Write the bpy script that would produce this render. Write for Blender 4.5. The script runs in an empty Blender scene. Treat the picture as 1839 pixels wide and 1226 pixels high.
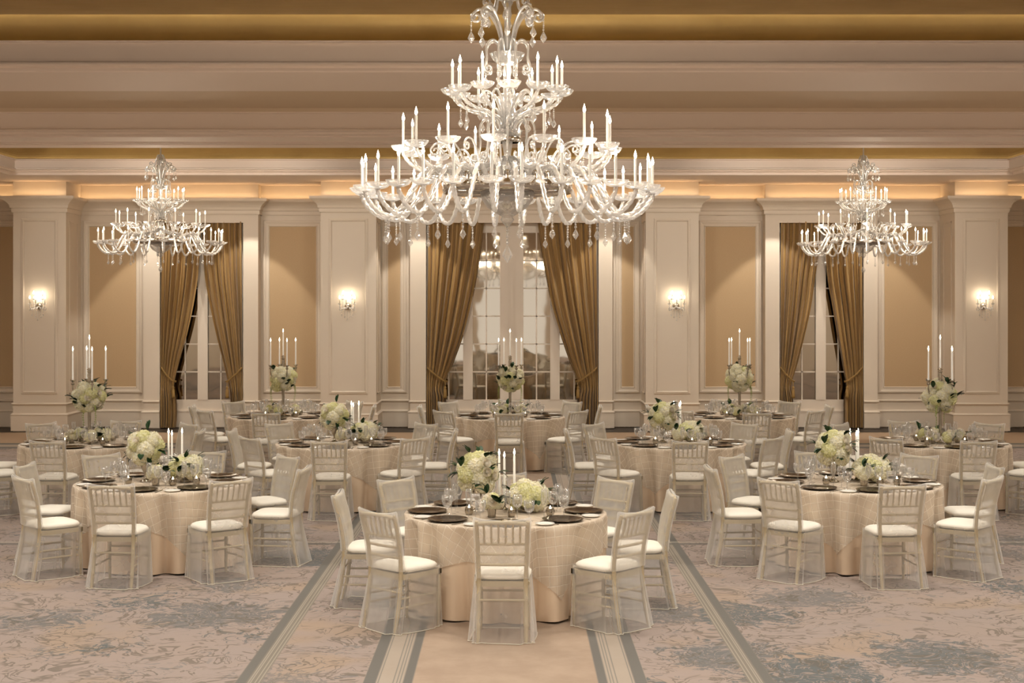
import bpy, math, random
from mathutils import Vector, Matrix, Euler

random.seed(7)
PI = math.pi
TAU = 2 * PI
sc = bpy.context.scene
COL = sc.collection
F_PX, CAM_H, VP_X, VP_Y = 2554.0, 2.52, 919.5, 543.0      # focal in px, eye height, vanishing point


def ss(a, b, x):
    t = max(0.0, min(1.0, (x - a) / (b - a)))
    return t * t * (3 - 2 * t)


# ------------------------------------------------------------------ mesh helpers
class MB:
    def __init__(self):
        self.v, self.f, self.s, self.uv = [], [], [], None

    def add(self, verts, faces, smooth=True):
        b = len(self.v)
        self.v.extend(verts)
        for f in faces:
            self.f.append(tuple(b + i for i in f))
            self.s.append(smooth)

    def box(self, x0, x1, y0, y1, z0, z1):
        vs = [(x, y, z) for x in (x0, x1) for y in (y0, y1) for z in (z0, z1)]
        self.add(vs, [(0, 1, 3, 2), (4, 6, 7, 5), (0, 4, 5, 1), (2, 3, 7, 6), (0, 2, 6, 4), (1, 5, 7, 3)], False)

    def quad(self, a, b, c, d):
        self.add([a, b, c, d], [(0, 1, 2, 3)], False)

    def grid(self, rows, close=False, smooth=True):
        n = len(rows[0])
        vs = [p for r in rows for p in r]
        fs = []
        for i in range(len(rows) - 1):
            for j in range(n if close else n - 1):
                k = (j + 1) % n
                fs.append((i * n + j, i * n + k, (i + 1) * n + k, (i + 1) * n + j))
        self.add(vs, fs, smooth)

    def lathe(self, prof, n=20, o=(0, 0, 0), cap=False, smooth=True):
        rows = []
        for r, z in prof:
            rows.append([(o[0] + r * math.cos(TAU * j / n), o[1] + r * math.sin(TAU * j / n), o[2] + z) for j in range(n)])
        self.grid(rows, True, smooth)
        if cap:
            b = len(self.v)
            self.v.extend(rows[0] + rows[-1])
            self.f.append(tuple(b + i for i in reversed(range(n)))); self.s.append(False)
            self.f.append(tuple(b + n + i for i in range(n))); self.s.append(False)

    def tube(self, pts, r, n=8, close=False, cap=True, twist=0.0):
        P = [Vector(p) for p in pts]
        m = len(P)
        R = r if isinstance(r, (list, tuple)) else [r] * m
        up = None
        rows = []
        for i in range(m):
            if close:
                t = P[(i + 1) % m] - P[i - 1]
            else:
                t = P[min(i + 1, m - 1)] - P[max(i - 1, 0)]
            t.normalize()
            if up is None:
                a = Vector((0, 0, 1)) if abs(t.z) < 0.9 else Vector((1, 0, 0))
                up = (a - t * a.dot(t)).normalized()
            else:
                up = (up - t * up.dot(t))
                up = up.normalized() if up.length > 1e-6 else t.orthogonal().normalized()
            w = t.cross(up)
            rows.append([tuple(P[i] + (up * math.cos(TAU * j / n) + w * math.sin(TAU * j / n)) * R[i] * (1 + (.2 * math.cos(3 * TAU * j / n - twist * i) if twist else 0))) for j in range(n)])
        if close:
            rows.append(rows[0])
        self.grid(rows, True)
        if cap and not close:
            b = len(self.v)
            self.v.extend(rows[0] + rows[-1])
            self.f.append(tuple(b + i for i in reversed(range(n)))); self.s.append(False)
            self.f.append(tuple(b + n + i for i in range(n))); self.s.append(False)

    def ball(self, c, r, n=10, m=6, sz=1.0):
        rows = []
        for i in range(m + 1):
            a = -PI / 2 + PI * i / m
            rr = max(1e-4, math.cos(a)) * r
            rows.append([(c[0] + rr * math.cos(TAU * j / n), c[1] + rr * math.sin(TAU * j / n), c[2] + r * sz * math.sin(a)) for j in range(n)])
        self.grid(rows, True)

    def sweep(self, path, prof, sgn=1):
        """profile (out, z) swept along a plan polyline with mitred corners; out is to the right of travel * sgn"""
        n = len(path)
        nor = []
        for i in range(n - 1):
            dx, dy = path[i + 1][0] - path[i][0], path[i + 1][1] - path[i][1]
            l = math.hypot(dx, dy)
            nor.append((dy / l * sgn, -dx / l * sgn))
        for i in range(n - 1):
            rows = []
            for k in (i, i + 1):
                if k == 0 or k == n - 1:
                    m = nor[min(k, n - 2)]
                else:
                    a, b = nor[k - 1], nor[k]
                    d = 1 + a[0] * b[0] + a[1] * b[1]
                    m = ((a[0] + b[0]) / d, (a[1] + b[1]) / d)
                rows.append([(path[k][0] + m[0] * o, path[k][1] + m[1] * o, z) for o, z in prof])
            self.grid(rows, False, False)
        for k in (0, n - 1):
            m = nor[min(k, n - 2)]
            self.add([(path[k][0] + m[0] * o, path[k][1] + m[1] * o, z) for o, z in prof], [tuple(range(len(prof)))], False)

    def frame(self, x0, x1, z0, z1, y, prof):
        """rectangular moulding on a wall at plane y facing -Y: prof = (inset, out)"""
        rows = []
        for a, h in prof:
            rows.append([(x0 + a, y - h, z0 + a), (x1 - a, y - h, z0 + a), (x1 - a, y - h, z1 - a), (x0 + a, y - h, z1 - a)])
        self.grid(rows, True, False)

    def obj(self, name, mat, parent=None):
        me = bpy.data.meshes.new(name)
        me.from_pydata([tuple(p) for p in self.v], [], self.f)
        me.polygons.foreach_set('use_smooth', self.s)
        if self.uv:
            l = me.uv_layers.new(name='UVMap')
            for lp in me.loops:
                l.data[lp.index].uv = self.uv[lp.vertex_index]
        me.materials.append(mat)
        me.update()
        o = bpy.data.objects.new(name, me)
        COL.objects.link(o)
        if parent:
            o.parent = parent
        return o


def smooth_path(pts, k=5):
    """Catmull-Rom through pts (2D or 3D)"""
    out = []
    n = len(pts)
    d = len(pts[0])
    for i in range(n - 1):
        p0, p1, p2, p3 = pts[max(i - 1, 0)], pts[i], pts[i + 1], pts[min(i + 2, n - 1)]
        for s in range(k):
            t = s / k
            out.append(tuple(0.5 * (2 * p1[c] + (p2[c] - p0[c]) * t + (2 * p0[c] - 5 * p1[c] + 4 * p2[c] - p3[c]) * t * t + (3 * p1[c] - p0[c] - 3 * p2[c] + p3[c]) * t ** 3) for c in range(d)))
    out.append(tuple(pts[-1]))
    return out


def tag(o, label, cat, group=None):
    o['label'] = label
    o['category'] = cat
    if group:
        o['group'] = group
    return o


def thing(name, label, cat, loc=(0, 0, 0), rz=0.0, group=None):
    o = bpy.data.objects.new(name, None)
    o.empty_display_size = 0.1
    COL.objects.link(o)
    o.location = loc
    o.rotation_euler = (0, 0, rz)
    return tag(o, label, cat, group)


def struct(o):
    o['kind'] = 'structure'
    return o


def copy_tree(o, parent=None):
    c = o.copy()
    COL.objects.link(c)
    c.parent = parent
    for ch in list(o.children):
        copy_tree(ch, c)
    return c


_used = set()


def place(proto, loc, rz, label, group=None, s=1.0, rot=None):
    if proto.name not in _used:
        _used.add(proto.name)
        o = proto
    else:
        o = copy_tree(proto)
    o.location = loc
    o.rotation_euler = rot if rot else (0, 0, rz)
    o.scale = (s, s, s)
    o['label'] = label
    if group:
        o['group'] = group
    return o


# ------------------------------------------------------------------ materials
def S(r, g, b):
    return tuple((c / 12.92 if c <= 0.04045 else ((c + 0.055) / 1.055) ** 2.4) for c in (r / 255, g / 255, b / 255)) + (1.0,)


class NT:
    def __init__(self, name):
        self.m = bpy.data.materials.new(name)
        self.m.use_nodes = True
        self.t = self.m.node_tree
        self.t.nodes.clear()
        self.out = self.t.nodes.new('ShaderNodeOutputMaterial')

    def n(self, typ, **kw):
        nd = self.t.nodes.new(typ)
        for k, v in kw.items():
            if k == 'inp':
                for a, b in v.items():
                    if hasattr(b, 'is_output') or isinstance(b, bpy.types.NodeSocket):
                        self.t.links.new(b, nd.inputs[a])
                    else:
                        nd.inputs[a].default_value = b
            else:
                setattr(nd, k, v)
        return nd

    def math(self, op, a, b=0.0, c=0.0, clamp=False):
        nd = self.n('ShaderNodeMath', operation=op, use_clamp=clamp)
        for i, x in enumerate((a, b, c)):
            if isinstance(x, bpy.types.NodeSocket):
                self.t.links.new(x, nd.inputs[i])
            else:
                nd.inputs[i].default_value = x
        return nd.outputs[0]

    def step(self, x, lo, hi):
        nd = self.n('ShaderNodeMapRange', interpolation_type='SMOOTHSTEP', inp={'Value': x, 'From Min': lo, 'From Max': hi})
        return nd.outputs[0]

    def mix(self, f, a, b):
        nd = self.n('ShaderNodeMix', data_type='RGBA')
        for i, x in ((0, f), (6, a), (7, b)):
            if isinstance(x, bpy.types.NodeSocket):
                self.t.links.new(x, nd.inputs[i])
            else:
                nd.inputs[i].default_value = x
        return nd.outputs[2]

    def noise(self, vec, scale, detail=2.0, rough=0.5, dist=0.0):
        nd = self.n('ShaderNodeTexNoise', inp={'Scale': scale, 'Detail': detail, 'Roughness': rough, 'Distortion': dist})
        if vec is not None:
            self.t.links.new(vec, nd.inputs['Vector'])
        return nd

    def bsdf(self, **kw):
        nd = self.n('ShaderNodeBsdfPrincipled')
        for k, v in kw.items():
            k = k.replace('_', ' ')
            if isinstance(v, bpy.types.NodeSocket):
                self.t.links.new(v, nd.inputs[k])
            else:
                nd.inputs[k].default_value = v
        return nd

    def done(self, sh):
        self.t.links.new(sh, self.out.inputs['Surface'])
        return self.m

    def bump(self, h, strength=0.3, dist=0.01):
        return self.n('ShaderNodeBump', inp={'Height': h, 'Strength': strength, 'Distance': dist}).outputs[0]

    def pos(self):
        return self.n('ShaderNodeNewGeometry').outputs['Position']

    def objco(self):
        return self.n('ShaderNodeTexCoord').outputs['Object']


def paint(name, col, rough=0.5, var=0.04, scale=3.0, metallic=0.0, bump=0.0, bscale=60.0, spec=0.3):
    t = NT(name)
    v = t.objco()
    ns = t.noise(v, scale, 3)
    c = t.mix(ns.outputs[0], tuple(x * (1 - var) for x in col[:3]) + (1,), tuple(min(1, x * (1 + var)) for x in col[:3]) + (1,))
    kw = dict(Base_Color=c, Roughness=rough, Metallic=metallic, Specular_IOR_Level=spec)
    if bump:
        kw['Normal'] = t.bump(t.noise(v, bscale, 3).outputs[0], bump, 0.004)
    return t.done(t.bsdf(**kw).outputs[0])


M = {}
M['wall'] = paint('cream_wall_paint', S(226, 212, 193), 0.45, 0.015, 1.2)
M['ceil'] = paint('ceiling_paint', S(240, 222, 206), 0.6, 0.02, 0.8)
M['ceil_tan'] = paint('ceiling_tan_paint', S(216, 192, 162), 0.6, 0.02, 0.8)
M['frame'] = paint('door_frame_paint', S(230, 216, 198), 0.35, 0.01)
M['dark'] = paint('dark_recess', S(62, 54, 46), 0.5, 0.05)
M['chair'] = paint('champagne_lacquer', S(190, 174, 143), 0.4, 0.04, 9.0)
M['cushion'] = paint('ivory_cushion_fabric', S(246, 240, 226), 0.8, 0.02, 6.0, bump=0.25, bscale=90)
M['satin'] = None
M['silver'] = paint('antique_silver', S(176, 168, 154), 0.25, 0.12, 25.0, metallic=1.0)
M['chrome'] = paint('polished_chrome', S(190, 182, 172), 0.12, 0.05, 8.0, metallic=1.0)
M['charger'] = paint('smoked_bronze_glass', S(104, 92, 78), 0.16, 0.25, 30.0, metallic=0.85)
M['china'] = paint('white_china', S(238, 234, 224), 0.15, 0.01, spec=0.5)
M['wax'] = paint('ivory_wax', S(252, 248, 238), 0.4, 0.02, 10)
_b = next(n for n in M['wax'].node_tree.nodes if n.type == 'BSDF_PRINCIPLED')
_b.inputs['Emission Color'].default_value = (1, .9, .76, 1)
_b.inputs['Emission Strength'].default_value = .14  # faint emission stands in for flame light on the wax
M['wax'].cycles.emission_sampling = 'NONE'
M['leaf'] = paint('dark_leaf', S(38, 66, 36), 0.4, 0.3, 30.0)
M['sprig'] = paint('pale_green_bud', S(168, 178, 104), 0.5, 0.2, 40.0)
M['rope'] = paint('bronze_rope', S(150, 118, 66), 0.5, 0.2, 120.0, bump=0.6, bscale=150)


def m_petal(name, c1, c2):
    t = NT(name)
    v = t.objco()
    ns = t.noise(v, 45, 2)
    c = t.mix(t.step(ns.outputs[0], 0.35, 0.65), c1, c2)
    b = t.bsdf(Base_Color=c, Roughness=0.6, Specular_IOR_Level=0.2)
    tr = t.n('ShaderNodeBsdfTranslucent', inp={'Color': c})
    mx = t.n('ShaderNodeMixShader', inp={0: 0.35, 1: b.outputs[0], 2: tr.outputs[0]})
    return t.done(mx.outputs[0])


M['petal'] = m_petal('ivory_hydrangea', S(255, 252, 236), S(254, 247, 214))
M['petal_green'] = m_petal('green_cream_hydrangea', S(253, 250, 216), S(243, 240, 182))
M['rose'] = m_petal('cream_rose', S(255, 250, 238), S(252, 242, 220))


def m_gold():
    t = NT('gold_leaf')
    p = t.pos()
    ns = t.noise(p, 1.6, 4, 0.6)
    mp = t.n('ShaderNodeMapping', inp={'Vector': p, 'Scale': (0.5, 14, 14)})
    st = t.noise(mp.outputs[0], 3.0, 3)
    c = t.mix(ns.outputs[0], S(176, 148, 94), S(204, 176, 118))
    r = t.math('MULTIPLY_ADD', st.outputs[0], 0.2, 0.38)
    return t.done(t.bsdf(Base_Color=c, Metallic=0.85, Roughness=r).outputs[0])


M['gold'] = m_gold()


def m_fabric():
    t = NT('woven_wall_fabric')
    p = t.pos()
    mp = t.n('ShaderNodeMapping', inp={'Vector': p, 'Scale': (1, 1, 5)})
    w = t.noise(mp.outputs[0], 34, 4, 0.7)
    c = t.mix(w.outputs[0], S(188, 158, 119), S(209, 182, 145))
    nb = t.bump(w.outputs[0], 0.2, 0.004)
    return t.done(t.bsdf(Base_Color=c, Roughness=0.65, Normal=nb, Specular_IOR_Level=0.25).outputs[0])


M['fabric'] = m_fabric()


def m_satin():
    t = NT('peach_satin')
    v = t.objco()
    ns = t.noise(v, 2.0, 2)
    c = t.mix(ns.outputs[0], S(226, 201, 172), S(236, 213, 186))
    return t.done(t.bsdf(Base_Color=c, Roughness=0.42, Sheen_Weight=0.15, Specular_IOR_Level=0.3).outputs[0])


M['satin'] = m_satin()


def m_pintuck():
    t = NT('pintuck_overlay')
    uv = t.n('ShaderNodeUVMap').outputs[0]
    ns = t.noise(uv, 2.2, 2)
    wv = t.n('ShaderNodeVectorMath', operation='MULTIPLY_ADD', inp={0: ns.outputs[1], 1: (0.05, 0.05, 0), 2: uv})
    sp = t.n('ShaderNodeSeparateXYZ', inp={0: wv.outputs[0]})
    ls = []
    for ax in (0, 1):
        k = t.math('FRACT', t.math('MULTIPLY', sp.outputs[ax], 13.0))
        d = t.math('ABSOLUTE', t.math('SUBTRACT', k, 0.5))
        ls.append(t.step(d, 0.05, 0.012))
    l = t.math('MAXIMUM', ls[0], ls[1])
    c = t.mix(l, S(239, 221, 197), S(248, 237, 219))
    b = t.bsdf(Base_Color=c, Roughness=0.5, Normal=t.bump(l, 0.5, 0.006), Sheen_Weight=0.1)
    tp = t.n('ShaderNodeBsdfTransparent')
    f = t.math('MULTIPLY_ADD', l, 0.25, 0.68)
    mx = t.n('ShaderNodeMixShader', inp={0: f, 1: tp.outputs[0], 2: b.outputs[0]})
    return t.done(mx.outputs[0])


M['pintuck'] = m_pintuck()


def m_organza(name, base, edge, col):
    t = NT(name)
    lw = t.n('ShaderNodeLayerWeight', inp={'Blend': 0.35})
    ns = t.noise(t.objco(), 7.0, 2)
    a = t.math('MULTIPLY_ADD', lw.outputs['Facing'], edge, base)
    a = t.math('ADD', a, t.math('MULTIPLY_ADD', ns.outputs[0], 0.16, -0.08), clamp=True)
    d = t.n('ShaderNodeBsdfDiffuse', inp={'Color': col})
    tr = t.n('ShaderNodeBsdfTranslucent', inp={'Color': col})
    m1 = t.n('ShaderNodeMixShader', inp={0: 0.45, 1: d.outputs[0], 2: tr.outputs[0]})
    tp = t.n('ShaderNodeBsdfTransparent')
    mx = t.n('ShaderNodeMixShader', inp={0: a, 1: tp.outputs[0], 2: m1.outputs[0]})
    return t.done(mx.outputs[0])


M['organza'] = m_organza('sheer_organza', 0.21, 0.5, S(254, 253, 250))
M['organza_back'] = m_organza('sheer_organza_double', 0.23, 0.35, S(255, 254, 250))
M['organza_hem'] = m_organza('organza_hem', 0.62, 0.2, S(250, 244, 230))


def m_glass(name, tint, dens, gl_rough=0.05, glow=0.0):
    """thin blown glass: clear through the middle, bright at grazing angles"""
    t = NT(name)
    lw = t.n('ShaderNodeLayerWeight', inp={'Blend': 0.3})
    ns = t.noise(t.objco(), 60, 2)
    nb = t.bump(ns.outputs[0], 0.3, 0.004)
    tp = t.n('ShaderNodeBsdfTransparent', inp={'Color': (0.97, 0.97, 0.97, 1)})
    g = t.n('ShaderNodeBsdfGlossy', inp={'Color': (1, 1, 1, 1), 'Roughness': gl_rough, 'Normal': nb})
    d = t.n('ShaderNodeBsdfDiffuse', inp={'Color': tint})
    tr = t.n('ShaderNodeBsdfTranslucent', inp={'Color': tint})
    dd = t.n('ShaderNodeMixShader', inp={0: 0.5, 1: d.outputs[0], 2: tr.outputs[0]})
    m1 = t.n('ShaderNodeMixShader', inp={0: 0.5, 1: dd.outputs[0], 2: g.outputs[0]})
    a = t.math('MULTIPLY_ADD', lw.outputs['Facing'], 0.75, dens, clamp=True)
    mx = t.n('ShaderNodeMixShader', inp={0: a, 1: tp.outputs[0], 2: m1.outputs[0]})
    return t.done(mx.outputs[0])


M['crystal'] = m_glass('chandelier_crystal', (0.9, 0.89, 0.87, 1), 0.30)
M['arm_glass'] = m_glass('rope_twist_glass', (0.9, 0.89, 0.87, 1), 0.62, 0.08)
M['glass'] = m_glass('clear_stemware', (0.9, 0.9, 0.88, 1), 0.06, 0.02)


def m_emit(name, col, st):
    t = NT(name)
    e = t.n('ShaderNodeEmission', inp={'Color': col, 'Strength': st})
    m = t.done(e.outputs[0])
    m.cycles.emission_sampling = 'NONE'
    return m


M['bulb'] = m_emit('warm_flame_bulb', (1, 0.86, 0.64, 1), 22)
M['flame'] = m_emit('candle_flame', (1, 0.84, 0.58, 1), 18)
M['votive'] = m_emit('votive_glow', (1, 0.7, 0.36, 1), 5)


def m_curtain():
    t = NT('bronze_curtain_satin')
    v = t.objco()
    mp = t.n('ShaderNodeMapping', inp={'Vector': v, 'Scale': (14, 14, .8)})
    ns = t.noise(mp.outputs[0], 1.0, 3)
    c = t.mix(ns.outputs[0], S(158, 124, 72), S(182, 147, 92))
    return t.done(t.bsdf(Base_Color=c, Roughness=0.42, Sheen_Weight=0.25, Specular_IOR_Level=0.5, Metallic=0.15).outputs[0])


M['curtain'] = m_curtain()


def m_mirror():
    t = NT('mirrored_window_pane')
    p = t.pos()
    ns = t.noise(p, 1.3, 1, 0.4, 0.6)
    nb = t.bump(ns.outputs[0], 0.02, 0.2)
    return t.done(t.bsdf(Base_Color=S(186, 177, 163), Metallic=1.0, Roughness=0.03, Normal=nb).outputs[0])


M['mirror'] = m_mirror()


def m_carpet():
    t = NT('damask_carpet')
    p = t.pos()
    sp = t.n('ShaderNodeSeparateXYZ', inp={0: p})
    x = t.math('ABSOLUTE', t.math('ADD', sp.outputs[0], 0.045))
    y = sp.outputs[1]
    # warped coordinates
    nw = t.noise(p, 1.6, 3)
    wv = t.n('ShaderNodeVectorMath', operation='MULTIPLY_ADD', inp={0: nw.outputs[1], 1: (0.55, 0.55, 0), 2: p}).outputs[0]
    # rosettes
    vo = t.n('ShaderNodeTexVoronoi', feature='F1', inp={'Vector': wv, 'Scale': 0.78, 'Randomness': 0.8})
    r = vo.outputs['Distance']
    leaf = t.noise(wv, 9.0, 3, 0.6, 1.4)
    rr = t.math('ADD', r, t.math('MULTIPLY_ADD', leaf.outputs[0], 0.9, -0.45))
    ros = t.step(rr, 0.40, 0.33)
    vn = t.noise(wv, 6.5, 2, 0.5, 2.6)
    veins = t.step(t.math('ABSOLUTE', t.math('SUBTRACT', vn.outputs[0], 0.5)), 0.012, 0.04)
    strength = t.n('ShaderNodeSeparateColor', inp={0: vo.outputs['Color']}).outputs[0]
    ros = t.math('MULTIPLY', ros, t.math('MULTIPLY_ADD', veins, 0.75, 0.25))
    ros = t.math('MULTIPLY', ros, t.math('MULTIPLY_ADD', strength, 0.5, 0.62))
    # thin scrolls
    n2 = t.noise(wv, 3.3, 2, 0.5, 2.2)
    sc1 = t.step(t.math('ABSOLUTE', t.math('SUBTRACT', n2.outputs[0], 0.5)), 0.04, 0.016)
    n3 = t.noise(p, 2.2, 2)
    sc1 = t.math('MULTIPLY', sc1, t.step(n3.outputs[0], 0.36, 0.5))
    n4 = t.noise(wv, 13.0, 2, 0.5, 1.0)
    fl = t.math('MULTIPLY', t.step(n4.outputs[0], 0.60, 0.66), t.step(t.noise(p, 1.5, 2).outputs[0], 0.46, 0.6))
    big = t.noise(p, 0.8, 3)
    base = t.mix(big.outputs[0], S(184, 164, 149), S(176, 163, 156))
    base = t.mix(t.math('MULTIPLY', t.step(t.noise(wv, 1.2, 2).outputs[0], 0.5, 0.7), 0.35), base, S(192, 162, 124))
    blue = S(117, 121, 120)
    f = t.mix(t.math('MULTIPLY', ros, 0.95), base, blue)
    f = t.mix(t.math('MULTIPLY', sc1, 0.65), f, S(118, 110, 98))
    f = t.mix(t.math('MULTIPLY', fl, 0.6), f, S(132, 134, 132))
    # plain runner
    rn = t.noise(p, 2.6, 4, 0.65)
    run = t.mix(t.step(rn.outputs[0], 0.3, 0.7), S(186, 163, 141), S(199, 176, 153))
    pale = t.mix(rn.outputs[0], S(186, 171, 153), S(196, 182, 165))

    def band(a, b, e=0.008):
        return t.math('MULTIPLY', t.step(x, a - e, a + e), t.step(x, b + e, b - e))
    c = t.mix(t.step(x, 0.612, 0.622), run, pale)
    blueb = S(128, 125, 118)
    c = t.mix(band(0.617, 0.68), c, blueb)
    for k in (0.70, 0.72, 0.745, 0.845):
        c = t.mix(t.math('MULTIPLY', band(k - 0.004, k + 0.004, 0.003), 0.8), c, S(140, 138, 130))
    c = t.mix(band(0.86, 0.945), c, blueb)
    c = t.mix(t.step(x, 0.94, 0.95), c, f)
    c = t.mix(band(1.62, 1.79), c, S(150, 142, 128))
    c = t.mix(band(1.72, 1.79), c, blueb)
    for k in (1.635, 1.66, 1.69, 1.705):
        c = t.mix(t.math('MULTIPLY', band(k - 0.004, k + 0.004, 0.003), 0.8), c, S(188, 178, 162))

    def yb(a, b, e=0.02):
        return t.math('MULTIPLY', t.step(y, a - e, a + e), t.step(y, b + e, b - e))
    side = t.step(x, 0.94, 0.96)
    for yy in (14.85, 19.15):
        c = t.mix(t.math('MULTIPLY', t.math('MULTIPLY', yb(yy - 0.05, yy + 0.05), 0.8), side), c, blueb)
        c = t.mix(t.math('MULTIPLY', yb(yy + 0.09, yy + 0.14), 0.6), c, S(206, 196, 178))
    c = t.mix(yb(24.6, 60), c, S(200, 172, 142))
    c = t.mix(yb(24.6, 25.5), c, blueb)
    c = t.mix(yb(24.85, 25.25), c, S(186, 172, 154))
    c = t.mix(1.0, c, (.80, .80, .815, 1))
    c.node.blend_type = 'MULTIPLY'
    pile = t.noise(p, 260, 2)
    c = t.mix(t.math('MULTIPLY', pile.outputs[0], 0.16), c, S(120, 104, 90))
    return t.done(t.bsdf(Base_Color=c, Roughness=0.95, Specular_IOR_Level=0.05, Normal=t.bump(pile.outputs[0], 0.3, 0.006)).outputs[0])


M['carpet'] = m_carpet()

# ------------------------------------------------------------------ room shell
PY, WY, RY = 27.65, 28.30, 28.60        # pilaster face, window bay face, recessed wall face
SOF = 4.87                              # soffit by the back wall
XL, XR = -11.4, 11.4
BACK = -5.0
PIL = [(-9.70, -8.67), (-3.72, -2.64), (2.60, 3.63), (8.61, 9.64)]
BAY = [(-7.33, -5.05), (-2.03, 2.00), (5.04, 7.275)]
OPN = [(-7.01, -5.35), (-1.712, 1.723), (5.325, 7.00)]
OTOP = 4.105

m = MB(); m.quad((XL, BACK, 0), (XR, BACK, 0), (XR, 29.2, 0), (XL, 29.2, 0))
struct(m.obj('floor', M['carpet']))

feats = sorted([(a, b, PY, None) for a, b in PIL] + [(a, b, WY, o) for (a, b), o in zip(BAY, OPN)])
# plan path of the back wall, broken at each window opening
paths, cur = [], [(XL, RY)]
for a, b, y, o in feats:
    cur += [(a, RY), (a, y)]
    if o:
        cur.append((o[0], y)); paths.append(cur); cur = [(o[1], y)]
    cur += [(b, y), (b, RY)]
cur.append((XR, RY)); paths.append(cur)
full = [(XL, RY)]
for a, b, y, o in feats:
    full += [(a, RY), (a, y), (b, y), (b, RY)]
full.append((XR, RY))

m = MB()
for p in paths:
    m.sweep(p, [(0, 0), (0, SOF)])
for (a, b), o in zip(BAY, OPN):
    m.quad((o[0], WY, OTOP), (o[1], WY, OTOP), (o[1], WY, SOF), (o[0], WY, SOF))
    m.quad((o[0], WY, 0), (o[0], WY + .45, 0), (o[0], WY + .45, OTOP), (o[0], WY, OTOP))
    m.quad((o[1], WY, 0), (o[1], WY + .45, 0), (o[1], WY + .45, OTOP), (o[1], WY, OTOP))
    m.quad((o[0], WY, OTOP), (o[1], WY, OTOP), (o[1], WY + .45, OTOP), (o[0], WY + .45, OTOP))
wall = struct(m.obj('wall_back', M['wall']))
m = MB()
m.sweep(full, [(0, 4.27), (.025, 4.27), (.03, 4.29), (.03, 4.35), (.05, 4.36), (.055, 4.39), (.06, 4.41), (.085, 4.45), (.13, 4.49), (.19, 4.525), (.20, 4.54), (.20, 4.58), (0, 4.58)])
struct(m.obj('trim_1', M['wall']))       # cornice
m = MB()
m2 = MB()
for p in paths:
    m.sweep(p, [(0, .525), (.02, .53), (.03, .545), (.03, .555), (.02, .565), (0, .57)])
    m2.sweep(p, [(0, .025), (.035, .025), (.035, .325), (.045, .33), (.045, .345), (.03, .355), (.02, .365), (0, .37)])
struct(m.obj('trim_2', M['wall']))       # dado rail
struct(m2.obj('baseboard_back', M['wall']))
m = MB()
m.quad((XL, PY - .06, .004), (XR, PY - .06, .004), (XR, RY, .004), (XL, RY, .004))
struct(m.obj('trim_3', M['dark']))       # dark stone border at the foot of the wall

FR = [(0, 0), (0, .012), (.012, .02), (.024, .02), (.034, .028), (.045, .028), (.055, .012), (.062, .004)]
FT = [(0, 0), (0, .02), (.02, .035), (.045, .035), (.06, .022), (.10, .016), (.115, .03), (.13, .012), (.14, .004)]
m = MB()
for a, b in PIL:
    m.frame(a + .16, b - .16, .74, 4.155, PY, FR)
    for x, s in ((a, 1), (b, -1)):       # narrow panel on the pilaster's return
        y0, y1 = PY + .22, RY - .24
        pr = [(y0, .74), (y1, .74), (y1, 4.1), (y0, 4.1), (y0, .74)]
        for q in range(4):
            (ya, za), (yb_, zb) = pr[q], pr[q + 1]
            m.box(x - s * .012, x, min(ya, yb_) - .012, max(ya, yb_) + .012, min(za, zb) - .012, max(za, zb) + .012)
struct(m.obj('trim_4', M['wall']))       # pilaster panel mouldings
TAN = [(-11.2, -9.95), (-8.52, -7.53), (-4.90, -3.91), (-2.52, -2.22), (2.18, 2.47), (3.86, 4.92), (7.46, 8.47), (9.88, 11.2)]
m, m2 = MB(), MB()
for a, b in TAN:
    e = .10
    m.frame(a - e, b + e, .70, 4.17, RY, FT)
    m2.box(a, b, RY - .012, RY - .002, .79, 4.08)
struct(m.obj('trim_5', M['wall']))
struct(m2.obj('trim_6', M['fabric']))    # woven fabric panels
# side walls, rear wall
m = MB(); m.quad((XL, BACK, 0), (XL, RY, 0), (XL, RY, 6.2), (XL, BACK, 6.2)); struct(m.obj('wall_left', M['wall']))
m = MB(); m.quad((XR, BACK, 0), (XR, RY, 0), (XR, RY, 6.2), (XR, BACK, 6.2)); struct(m.obj('wall_right', M['wall']))
m = MB()
m.box(XL, XR, BACK - .2, BACK, 4.3, 6.2)
for a, b in ((XL, -9.2), (-7.4, -7.0), (-5.2, -3.6), (-1.9, -1.5), (1.5, 1.9), (3.6, 5.2), (7.0, 7.4), (9.2, XR)):
    m.box(a, b, BACK - .2, BACK, 0, 4.7)
    m.box(a + .1, b - .1, BACK, BACK + .12, 0, .35)
m.box(XL, XR, BACK, BACK + .18, 4.3, 4.5)
struct(m.obj('wall_front', M['wall']))

# ceiling: a stepped beam between a near and a far gold-leafed coffer
CX = 9.1
beam = [(16.62, 5.58), (16.62, 5.56), (16.66, 5.55), (16.66, 5.335), (16.62, 5.325), (16.62, 5.305), (16.70, 5.295), (16.70, 5.27), (16.82, 5.26), (16.84, 5.245), (18.35, 5.245)]
beam_b = [(18.35, 5.245), (18.36, 5.275), (20.16, 5.275), (20.18, 5.225)]
beam_c = [(20.18, 5.225), (20.18, 5.205), (20.22, 5.20), (20.22, 4.985), (20.18, 4.975), (20.18, 4.955), (20.26, 4.945), (20.26, 4.915), (20.34, 4.905), (20.34, 4.885), (20.95, 4.885), (20.95, SOF + .005), (20.99, SOF + .005), (20.99, 4.93), (21.08, 4.93), (21.08, SOF), (21.14, SOF), (21.14, 4.92), (21.22, 4.92), (21.22, SOF), (21.62, SOF), (21.62, 5.15), (21.62, 5.5)]


def ext(mb, prof, x0, x1):
    mb.grid([[(x0, y, z) for y, z in prof], [(x1, y, z) for y, z in prof]], False, False)


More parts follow.
